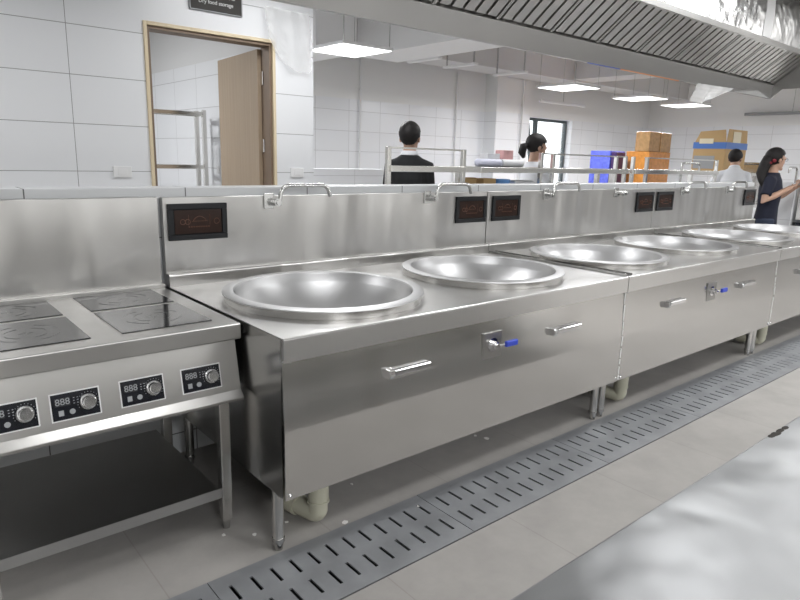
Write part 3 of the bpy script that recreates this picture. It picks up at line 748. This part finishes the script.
t = thing('wall_outlet', 'white wall outlet inside the storage room', 'socket', (1.845, 4.47, 1.19), 0, 'white wall outlets')
obj('outlet_plate', box(mb(), 1.833, 1.845, 4.40, 4.54, 1.155, 1.225), M['white'], t, bevel=.004)
obj('outlet_switch', box(mb(), 1.8305, 1.833, 4.44, 4.50, 1.17, 1.21), M['frame_w'], t)

# storage rack in the room behind the door
t = thing('storage_rack', 'stainless storage rack inside the dry food storage room', 'rack', (1.4, 4.6, 0))
rx0, rx1, ry0, ry1 = .25, 1.70, 4.5, 4.68
for xx in (rx0, rx1):
    for yy in (ry0, ry1): obj('post', box(mb(), xx-.018, xx+.018, yy-.018, yy+.018, 0, 1.755), M['rack'], t)
for z in (.35, .79, 1.23, 1.735):
    bm = mb(); rect_h = .035
    box(bm, rx0+.018, rx1-.018, ry0-.012, ry0+.012, z-rect_h, z); box(bm, rx0+.018, rx1-.018, ry1-.012, ry1+.012, z-rect_h, z)
    box(bm, rx0-.01, rx0+.01, ry0+.018, ry1-.018, z-rect_h, z); box(bm, rx1-.01, rx1+.01, ry0+.018, ry1-.018, z-rect_h, z)
    for k in range(1, 7): box(bm, rx0+k*.2-.03, rx0+k*.2+.03, ry0+.012, ry1-.012, z-.02, z-.01)
    obj('rack_shelf', bm, M['rack'], t)

# ------------------------------------------------------------------ worktables with overshelves behind the ledge
def overshelf_table(label, x0, x1, ya, yb, posts, rail, band, ztop=.85, zb=1.283, zr=1.427, dep=.34):
    t = thing('shelf_table', label, 'table', ((x0+x1)/2, (ya+yb)/2, 0), 0, 'stainless tables with overshelves')
    obj('tabletop', box(mb(), x0, x1, ya, yb, ztop-.04, ztop), M['rack'], t, bevel=.004)
    for xx in (x0+.05, x1-.05):
        for yy in (ya+.05, yb-.05): obj('leg', box(mb(), xx-.02, xx+.02, yy-.02, yy+.02, 0, ztop-.04), M['leg'], t)
    for xx in posts: obj('shelf_post', box(mb(), xx-.016, xx+.016, ya+.015, ya+.047, ztop, zr), M['rack'], t, bevel=.003)
    obj('overshelf', box(mb(), band[0], band[1], ya, ya+dep, zb-.021, zb+.021), M['rack'], t, bevel=.003)
    if rail: obj('shelf_rail', box(mb(), rail[0], rail[1], ya+.03, ya+.05, zr-.012, zr), M['rack'], t)
    for xx in (band[0]+.06, band[1]-.06) if dep > .2 else (): obj('shelf_post', box(mb(), xx-.02, xx+.02, ya+.28, ya+.32, ztop, zb-.021), M['rack'], t)
YA = 1.70
overshelf_table('stainless table with overshelf in front of the man in black', 1.70, 2.60, YA, 2.05, (1.795, 2.51), (1.80, 2.50), (1.80, 2.505), dep=.05)
overshelf_table('long stainless table with overshelf in front of the ponytailed woman', 2.66, 4.80, YA, 2.05, (3.43, 3.59, 4.56, 4.72), (3.45, 4.74), (2.68, 4.74))
overshelf_table('stainless table with overshelf in front of the orange crates', 4.84, 6.75, YA, 2.05, (4.86, 5.12, 6.66), (5.10, 6.68), (4.88, 6.68))
overshelf_table('far stainless table with overshelf under the big blue taped carton', 8.36, 9.9, 2.2, 2.9, (9.85,), None, (8.37, 9.4), zb=1.253, zr=1.30)

def carton(name, label, cat, x0, x1, y0, y1, z0, z1, m, group=None, flaps=False, band=None):
    t = thing(name, label, cat, ((x0+x1)/2, (y0+y1)/2, z0), 0, group)
    obj('carton_body', box(mb(), x0, x1, y0, y1, z0, z1), m, t, bevel=.006)
    return t
# the big carton with blue tape, flaps up
t = carton('carton', 'big open cardboard carton with blue tape on the far overshelf', 'carton', 8.42, 9.10, 2.42, 2.88, 1.276, 1.66, M['card'])
bm = mb(); prism(bm, [(2.42, 1.66), (2.88, 1.66), (2.80, 1.84), (2.45, 1.86)], 'x', 8.42, 8.426)
obj('carton_flap', bm, M['card'], t)
bm = mb(); prism(bm, [(8.42, 1.66), (9.10, 1.66), (9.06, 1.87), (8.46, 1.87)], 'y', 2.42, 2.426)
obj('carton_flap', bm, M['card'], t)
obj('blue_tape', box(mb(), 8.414, 9.106, 2.414, 2.886, 1.60, 1.69), M['tape_b'], t)
obj('pale_tape', box(mb(), 8.60, 8.85, 2.412, 2.418, 1.69, 1.84), M['tape_c'], t)
obj('pale_tape', box(mb(), 8.41, 8.418, 2.60, 2.80, 1.67, 1.74), M['tape_c'], t)
obj('grey_print', box(mb(), 8.416, 8.42, 2.56, 2.86, 1.32, 1.50), M['greyprint'], t)
OX, OY = 8.64, 3.68
carton('wrapped_crate', 'orange shrink-wrapped crate, upper one under the brown boxes', 'crate', OX, OX+.66, OY, OY+.40, .78, 1.555, M['orange'], 'orange wrapped crates')
carton('wrapped_crate', 'orange shrink-wrapped crate standing on the floor under the other', 'crate', OX, OX+.66, OY, OY+.40, 0, .778, M['orange'], 'orange wrapped crates')
carton('wrapped_box', 'left brown tape-wrapped box on top of the orange crate', 'box', OX, OX+.32, OY+.02, OY+.26, 1.557, 1.86, M['card2'], 'brown boxes on the orange crate')
carton('wrapped_box', 'right brown tape-wrapped box on top of the orange crate', 'box', OX+.33, OX+.66, OY+.01, OY+.27, 1.557, 1.855, M['card2'], 'brown boxes on the orange crate')
carton('wrapped_crate', 'blue shrink-wrapped crate left of the orange crates', 'crate', 8.18, 8.60, 4.08, 4.44, .77, 1.55, M['bluecrate'], 'blue wrapped crates')
carton('wrapped_crate', 'blue shrink-wrapped crate on the floor below the other blue one', 'crate', 8.18, 8.60, 4.08, 4.44, 0, .768, M['bluecrate'], 'blue wrapped crates')
carton('crate', 'dark purple upright box between the blue and orange crates', 'crate', 8.20, 8.45, 3.98, 4.07, 0, 1.53, M['purple'])  # narrow dark purple box in front of the blue crates
# small goods on the long table
zt = .85
carton('carton', 'small brown carton behind the shelf post, left of the others', 'carton', 2.75, 2.90, 1.95, 2.03, zt, 1.215, M['card'], 'small cartons on the long table')
carton('carton', 'small brown carton beside the sky blue tub', 'carton', 2.93, 3.08, 1.90, 2.02, zt, 1.21, M['card'], 'small cartons on the long table')
t = thing('plastic_tub', 'sky blue plastic tub on the long table', 'tub', (3.17, 1.93, zt))
bm = mb(); loft(bm, [(Vector((3.17, 1.93, z)), Vector((r, 0, 0)), Vector((0, r, 0))) for z, r in ((zt, .062), (zt+.30, .072))], 20); obj('tub_body', bm, M['skyblue'], t, smooth=40)
bm = mb(); cyl(bm, (3.17, 1.93, zt+.30), (3.17, 1.93, 1.205), .076, n=20); obj('tub_lid', bm, M['skyblue'], t, smooth=40)
carton('paper_stack', 'white wrapped bundle right of the sky blue tub', 'bundle', 3.27, 3.52, 1.86, 2.0, zt, 1.195, M['whitewrap'])
bm = mb(); tube(bm, [(2.80, 1.86, 1.336), (3.06, 1.86, 1.336)], [.030, .031], 16); ball(bm, (2.80, 1.86, 1.336), (.012, .03, .03)); simple('wrapped_roll', bm, M['lilac'], 'lilac wrapped roll lying on the overshelf, left part', 'roll', smooth=40)
bm = mb(); tube(bm, [(3.08, 1.86, 1.336), (3.34, 1.86, 1.336)], [.031, .03], 16); simple('wrapped_roll', bm, M['whitewrap'], 'white wrapped roll lying on the overshelf beside the lilac one', 'roll', smooth=40)
simple('carton', box(mb(), 3.16, 3.285, 1.91, 2.0, 1.3045, 1.44), M['pink'], 'small pink printed carton behind the rolls on the overshelf', 'carton', bevel=.004)
simple('carton', box(mb(), 2.97, 3.12, 1.91, 2.0, 1.3045, 1.41), M['whitewrap'], 'small pale grey carton behind the lilac roll', 'carton', bevel=.004)

# gooseneck taps behind the ledge
def gooseneck(x, y, lab, h=1.37, dx=.3, m='faucet'):
    t = thing('gooseneck_tap', lab, 'tap', (x, y, .85), 0, 'gooseneck taps behind the ledge')
    bm = mb(); cyl(bm, (x, y, .85), (x, y, .90), .022); obj('tap_base', bm, M[m], t, smooth=40)
    obj('tap_spout', tube(mb(), arc([(x, y, .90), (x, y, h), (x+dx, y, h), (x+dx, y, h-.08)], .07, 8), .014, 10), M[m], t, smooth=40)
gooseneck(6.06, 1.84, 'tall gooseneck tap left of the big carton', 1.385, .42)
t = thing('sink_table', 'stainless sink table past the end of the ledge', 'table', (9.3, 1.8, 0))
obj('tabletop', box(mb(), 8.7, 10.3, 1.5, 2.15, .81, .85), M['rack'], t, bevel=.004)
for xx in (8.75, 10.25):
    for yy in (1.55, 2.1): obj('leg', box(mb(), xx-.02, xx+.02, yy-.02, yy+.02, 0, .81), M['leg'], t)
gooseneck(9.62, 1.88, 'gooseneck tap above the white tiled ledge end', 1.37, -.30)
t = thing('scale_machine', 'low grey steel machine right of the big carton', 'machine', (9.7, 2.55, .85))
bm = mb(); prism(bm, [(9.5, 1.27), (9.95, 1.27), (9.95, 1.40), (9.80, 1.42), (9.5, 1.40)], 'y', 2.30, 2.60); obj('machine_body', bm, M['leg'], t, bevel=.008)
obj('machine_stand', box(mb(), 9.55, 9.8, 2.35, 2.55, .851, 1.27), M['leg'], t)
obj('machine_lid', box(mb(), 9.48, 9.97, 2.28, 2.62, 1.405, 1.43), M['side'], t, bevel=.005)
# range seen past the passage
t = thing('steel_counter', 'stainless counter beyond the passage at the right edge', 'counter', (7.6, .6, 0))
obj('counter_body', box(mb(), 6.9, 8.9, .05, .90, .15, .78), M['side'], t)
obj('countertop', box(mb(), 6.88, 8.92, .03, .905, .78, .81), M['top'], t, bevel=.004)
obj('splashback', box(mb(), 6.9, 8.9, .905, .935, .78, 1.17), M['splash'], t, bevel=.003)
d = obj('control_display', box(mb(), 7.02, 7.25, .895, .905, .98, 1.14), M['black'], t)
for xx in (6.95, 8.85):
    for yy in (.1, .85):
        bm = mb(); cyl(bm, (xx, yy, 0), (xx, yy, .15), .02); obj('leg', bm, M['leg'], t)

# ------------------------------------------------------------------ people
def person(label, loc, heading, H, clothes, arms, head=(0, 0), lean=0, hair='short', phone=False, twist=0):
    """local frame: +Y the way the body faces, +X its right side; arms: {'R': (elbow, wrist), 'L': ...} in metres for a 1.70 m body"""
    k = H/1.70
    t = thing('person', label, 'person', loc, heading)
    V = Vector
    PIV = V((0, 0, .92))
    def bend(p):
        p = V(p)
        if p.z > .92 and lean:
            q = Matrix.Rotation(-lean, 3, 'X') @ (p-PIV); p = q+PIV
        return p
    def ring(z, rx, ry, y=0, g=0):
        cpt = bend((0, y, z)); rot = Matrix.Rotation(-lean if z > .92 else 0, 3, 'X')
        return (cpt, V((rx+g, 0, 0)), rot @ V((0, ry+g, 0)))
    torso = [(.80, .13, .10, 0), (.90, .165, .11, -.005), (1.04, .140, .098, 0), (1.24, .152, .112, .005), (1.35, .150, .096, 0), (1.405, .115, .078, -.005), (1.445, .064, .064, -.005)]
    body = mb()
    loft(body, [ring(*r) for r in torso], 24)
    # neck and head
    NB = bend((0, -.005, 1.44)); hm = Matrix.Rotation(-lean*.4, 4, 'X') @ Matrix.Rotation(head[0], 4, 'Z') @ Matrix.Rotation(-head[1], 4, 'X') @ Matrix.Scale(1.10, 4)
    HC = bend((0, .012, 1.580))
    tube(body, [NB, NB.lerp(HC, .5), HC], [.060, .054, .052], 16)
    HM = Matrix.Translation(HC) @ hm
    def hp(x, y, z): return HM @ V((x, y, z))
    hr = HM.to_3x3().to_4x4()
    ball(body, hp(0, -.012, .03), (.074, .093, .080), 20, hr); ball(body, hp(0, .022, -.045), (.056, .066, .070), 18, hr); ball(body, hp(0, .02, 0), (.068, .075, .085), 18, hr)
    ball(body, hp(0, .094, -.012), (.012, .014, .026), 10, hr); ball(body, hp(0, .098, -.028), (.016, .014, .011), 10, hr)         # nose
    ball(body, hp(0, .080, -.062), (.024, .012, .009), 10, hr); ball(body, hp(0, .074, -.092), (.026, .018, .018), 10, hr)          # mouth, chin
    for s in (-1, 1):
        ball(body, hp(s*.074, -.010, -.005), (.010, .019, .032), 10, hr)                                                           # ears
        ball(body, hp(s*.030, .080, .020), (.024, .012, .010), 10, hr)                                                             # brows
    # legs
    for s in (-1, 1):
        tube(body, [(s*.085, 0, .90), (s*.092, .005, .70), (s*.098, .015, .49), (s*.098, -.01, .30), (s*.10, -.015, .09), (s*.10, -.01, .03)], [.088, .080, .056, .054, .038, .036], 16)
        tube(body, [(s*.10, -.04, .035), (s*.104, .06, .035), (s*.108, .15, .022)], [.036, .038, .022], 12)
    AR = {}
    for s, kk in ((1, 'R'), (-1, 'L')):
        sh = bend((s*.155, 0, 1.345)); el, wr = (bend(p) for p in arms[kk]) if arms.get('bent', True) else (V(p) for p in arms[kk])
        AR[kk] = (sh, el, wr)
        tube(body, [bend((s*.09, 0, 1.355)), sh, sh.lerp(el, .5), el, el.lerp(wr, .35), wr], [.060, .056, .047, .039, .038, .027], 14)
        # hand: palm, four unequal bent fingers, thumb
        d = (wr-el).normalized(); side = arms.get('palm'+kk, V((0, 0, -1)))
        nrm = (side - d*side.dot(d)).normalized(); acr = d.cross(nrm).normalized()*(-s)
        pc = wr+d*.045
        rotm = Matrix((acr, d, nrm)).transposed().to_4x4()
        ball(body, pc, (.040, .052, .017), 12, rotm)
        for j, (off, ln) in enumerate(((.028, .070), (.009, .078), (-.010, .072), (-.028, .056))):
            b0 = wr+d*.075+acr*off; b1 = b0+d*ln*.45+nrm*ln*.12+acr*off*.15; b2 = b1+d*ln*.22+nrm*ln*.28; b3 = b2+d*ln*.02+nrm*ln*.26
            tube(body, [b0-d*.02, b0, b1, b2, b3], [.009, .0095, .009, .008, .007], 8)
        tb = wr+d*.02+acr*.028; tube(body, [tb-acr*.01, tb+acr*.018+d*.02, tb+acr*.026+d*.045+nrm*.012, tb+acr*.022+d*.065+nrm*.026], [.012, .012, .010, .008], 8)
    def fin(bm, name, m, parent, vox, sm=4):
        bmesh.ops.scale(bm, vec=(k, k, k), verts=bm.verts)
        o = obj(name, bm, m, parent, local=True)
        r = o.modifiers.new('remesh', 'REMESH'); r.mode = 'VOXEL'; r.voxel_size = vox; r.use_smooth_shade = True
        if sm:
            s_ = o.modifiers.new('smooth', 'SMOOTH'); s_.factor = .5; s_.iterations = sm
        return o
    fin(body, 'body', M['skin'], t, .0065, 3)
    # clothes
    top, sleeve, low, collar = clothes
    sh_ = mb()
    loft(sh_, [ring(z, rx, ry, y, .013) for z, rx, ry, y in [(.80, .150, .112, 0)]+torso[1:5]+[(1.405, .112, .076, -.005), (1.438, .066, .064, -.005)]], 24)
    for kk, s in (('R', 1), ('L', -1)):
        sh, el, wr = AR[kk]
        if sleeve == 'long': tube(sh_, [bend((s*.09, 0, 1.355)), sh, sh.lerp(el, .5), el, el.lerp(wr, .4), el.lerp(wr, .94)], [.066, .064, .057, .051, .047, .040], 14)
        else: tube(sh_, [bend((s*.09, 0, 1.355)), sh, sh.lerp(el, .45), sh.lerp(el, .72)], [.066, .066, .061, .060], 14)
    fin(sh_, 'shirt', top, t, .009, 4)
    if collar is not None:
        cl = mb(); a = bend((0, -.006, 1.435)); b_ = bend((0, -.006, 1.475)); tube(cl, [a, b_], [.082, .068], 18); fin(cl, 'collar', collar, t, .006, 1)
    tr = mb()
    loft(tr, [ring(z, rx, ry, y, .010) for z, rx, ry, y in torso[:3]], 24)
    for s in (-1, 1): tube(tr, [(s*.085, 0, .90), (s*.092, .005, .70), (s*.098, .015, .49), (s*.098, -.01, .30), (s*.10, -.015, .06)], [.100, .093, .072, .068, .062], 16)
    fin(tr, 'trousers', low, t, .010, 3)
    for s in (-1, 1):
        so = mb(); tube(so, [(s*.10, -.05, .04), (s*.104, .06, .042), (s*.108, .165, .03)], [.042, .045, .029], 14); fin(so, 'shoe', M['black'], t, .007, 2)
        ey = mb(); ball(ey, hp(s*.030, .0865, .004), (.011, .006, .006), 8, hr); bmesh.ops.scale(ey, vec=(k, k, k), verts=ey.verts); obj('eye', ey, M['eye'], t, local=True, smooth=True)
    # hair
    h = mb()
    bmesh.ops.create_uvsphere(h, u_segments=40, v_segments=28, radius=1)
    kill = []
    for v in h.verts:
        x, y, z = v.co
        v.co = V((x*.084, y*.106-.012, z*.094+.034))
        if hair == 'bald': front = .20
        else: front = .045
        px, py, pz = v.co
        lim = -.062 if py < -.035 else (-.004 if py < .0 else .035+max(0, py-.0)*.55)     # hairline: nape, around the ear, forehead
        if hair == 'bald': lim = -.075 if py < -.03 else (-.01 if py < .01 else .06)
        if hair in ('pony', 'long'): lim = -.07 if py < -.02 else (-.045 if py < .02 else .035+max(0, py-.02)*.5)
        if pz < lim: kill.append(v)
    bmesh.ops.delete(h, geom=kill, context='VERTS')
    rng = random.Random(int(H*1000))
    for v in h.verts:
        v.co += v.co.normalized()*rng.uniform(-.0012, .0022)
        v.co = HM @ v.co
    if hair == 'pony':
        p = [hp(0, -.095, -.005), hp(0, -.135, -.03), hp(0, -.135, -.085), hp(0, -.10, -.125)]; tube(h, p, [.030, .042, .040, .016], 12)
    if hair == 'long':
        p = [hp(0, -.085, .02), hp(.0, -.12, -.06), bend((.085, -.105, 1.42)), bend((.135, -.075, 1.34)), bend((.16, -.04, 1.24))]; tube(h, p, [.058, .060, .058, .050, .018], 14)
    bmesh.ops.scale(h, vec=(k, k, k), verts=h.verts)
    ho = obj('hair', h, M['hair'], t, local=True, smooth=True)
    sdf = ho.modifiers.new('thick', 'SOLIDIFY'); sdf.thickness = .006; sdf.offset = -1
    return t, HM, AR, k, bend

V = Vector
def head_to(r): return r
person('man in a black jacket with white collar seen from behind', (2.545, 2.385, 0), -math.radians(44), 1.63, (M['shirt_k'], 'long', M['trousers'], M['shirt_w']),
       {'R': ((.185, .03, 1.08), (.165, .20, .92)), 'L': ((-.185, .03, 1.08), (-.165, .20, .92))}, head=(-.18, -.03))
person('woman in white with a black ponytail looking down to the right', (4.10, 2.33, 0), -math.radians(103), 1.60, (M['shirt_w'], 'short', M['denim'], None),
       {'R': ((.22, .06, 1.12), (.12, .30, 1.08)), 'L': ((-.22, .06, 1.12), (-.10, .30, 1.08))}, head=(-.1, .25), hair='pony')
person('man in a white shirt leaning over the table before the big carton', (7.82, 2.0, 0), -math.radians(62), 1.60, (M['shirt_w'], 'short', M['trousers'], M['shirt_w']),
       {'R': ((.24, .12, 1.14), (.16, .34, 1.06)), 'L': ((-.30, .10, 1.20), (-.52, .16, 1.13))}, head=(-.35, .15), lean=.30, hair='bald')
WL_, WR_ = (6.47, 1.05, 0), -math.radians(164)
wt, HM, AR, k, bend = person('woman in a navy shirt with long black hair holding a phone', WL_, WR_, 1.55, (M['shirt_n'], 'short', M['denim'], None),
       {'R': ((.25, -.03, 1.115), (-.02, .205, 1.275)), 'L': ((-.215, .05, 1.12), (-.165, .25, 1.285)), 'palmR': V((-.3, -.2, 1)), 'palmL': V((1, 0, 0))}, head=(.78, .02), hair='long')
sr = mb()
q = HM @ V((.068, -.075, -.012)); ball(sr, q, (.015, .022, .022), 14); ball(sr, HM @ V((.05, -.10, -.035)), (.014, .017, .017), 12)
bmesh.ops.scale(sr, vec=(k, k, k), verts=sr.verts); obj('hair_tie', sr, M['red'], wt, local=True, smooth=True)['label'] = 'red hair tie'
gl_ = mb()
for s in (-1, 1):
    tube(gl_, [HM @ V((s*.032+.021*math.cos(a*PI/8), .100, .004+.017*math.sin(a*PI/8))) for a in range(17)], .0018, 6)
    tube(gl_, [HM @ V((s*.055, .099, .006)), HM @ V((s*.076, .01, .01))], .0018, 6)
bmesh.ops.scale(gl_, vec=(k, k, k), verts=gl_.verts); obj('glasses', gl_, M['dark_frame'], wt, local=True, smooth=True)
# phone held between her hands
W = Matrix.Translation(WL_) @ Matrix.Rotation(WR_, 4, 'Z')
ph = thing('mobile_phone', 'mobile phone held by the woman in navy', 'phone', tuple(W @ V((-.105*k, .30*k, 1.33*k))), WR_)
bm = mb(); box(bm, -.075, .075, -.005, .004, -.036, .036)
bmesh.ops.rotate(bm, cent=(0, 0, 0), matrix=Matrix.Rotation(-.9, 3, 'X'), verts=bm.verts)
obj('phone_body', bm, M['greyprint'], ph, bevel=.003, local=True)
bm = mb(); box(bm, -.07, .07, -.0062, -.005, -.032, .032); bmesh.ops.rotate(bm, cent=(0, 0, 0), matrix=Matrix.Rotation(-.9, 3, 'X'), verts=bm.verts)
obj('phone_screen', bm, M['blackgloss'], ph, local=True)

# ------------------------------------------------------------------ litter on the floor
rng = random.Random(11)
for k_, (x, y, sz) in enumerate(((.005, .235, .012), (.14, .235, .010), (.07, .20, .008), (.31, .10, .016), (.62, .02, .014), (-.085, .30, .012), (.50, .32, .009), (1.30, .28, .02), (1.28, .34, .012), (2.0, -.05, .016))):
    bm = mb(); zf = .0012 if not (-.245 < y < .085) else -.001
    pts = [(x+sz*rng.uniform(.5, 1)*math.cos(a), y+sz*rng.uniform(.4, 1)*math.sin(a)) for a in (0, 1.1, 2.2, 3.3, 4.4, 5.4)]
    prism(bm, pts, 'z', zf, zf+.0025)
    simple('paper_scrap', bm, M['scrap'], 'small white scrap lying on the floor by the wok ranges', 'scrap', 'white scraps on the floor')

# ------------------------------------------------------------------ light and view
w = bpy.data.worlds.new('world'); sc.world = w; w.use_nodes = True
bg = w.node_tree.nodes['Background']; bg.inputs[0].default_value = (.93, .97, 1, 1); bg.inputs[1].default_value = 2.5
sc.view_settings.view_transform = 'Standard'; sc.view_settings.look = 'None'; sc.view_settings.gamma = 1; sc.view_settings.use_curve_mapping = False
sc.view_settings.exposure = 0.0
sc.cycles.use_denoising = True
sc.cycles.max_bounces = 10; sc.cycles.diffuse_bounces = 5; sc.cycles.glossy_bounces = 5; sc.cycles.transparent_max_bounces = 12
sc.cycles.sample_clamp_indirect = 2.5; sc.cycles.caustics_reflective = False; sc.cycles.caustics_refractive = False; sc.cycles.blur_glossy = 1.0; sc.cycles.use_adaptive_sampling = False
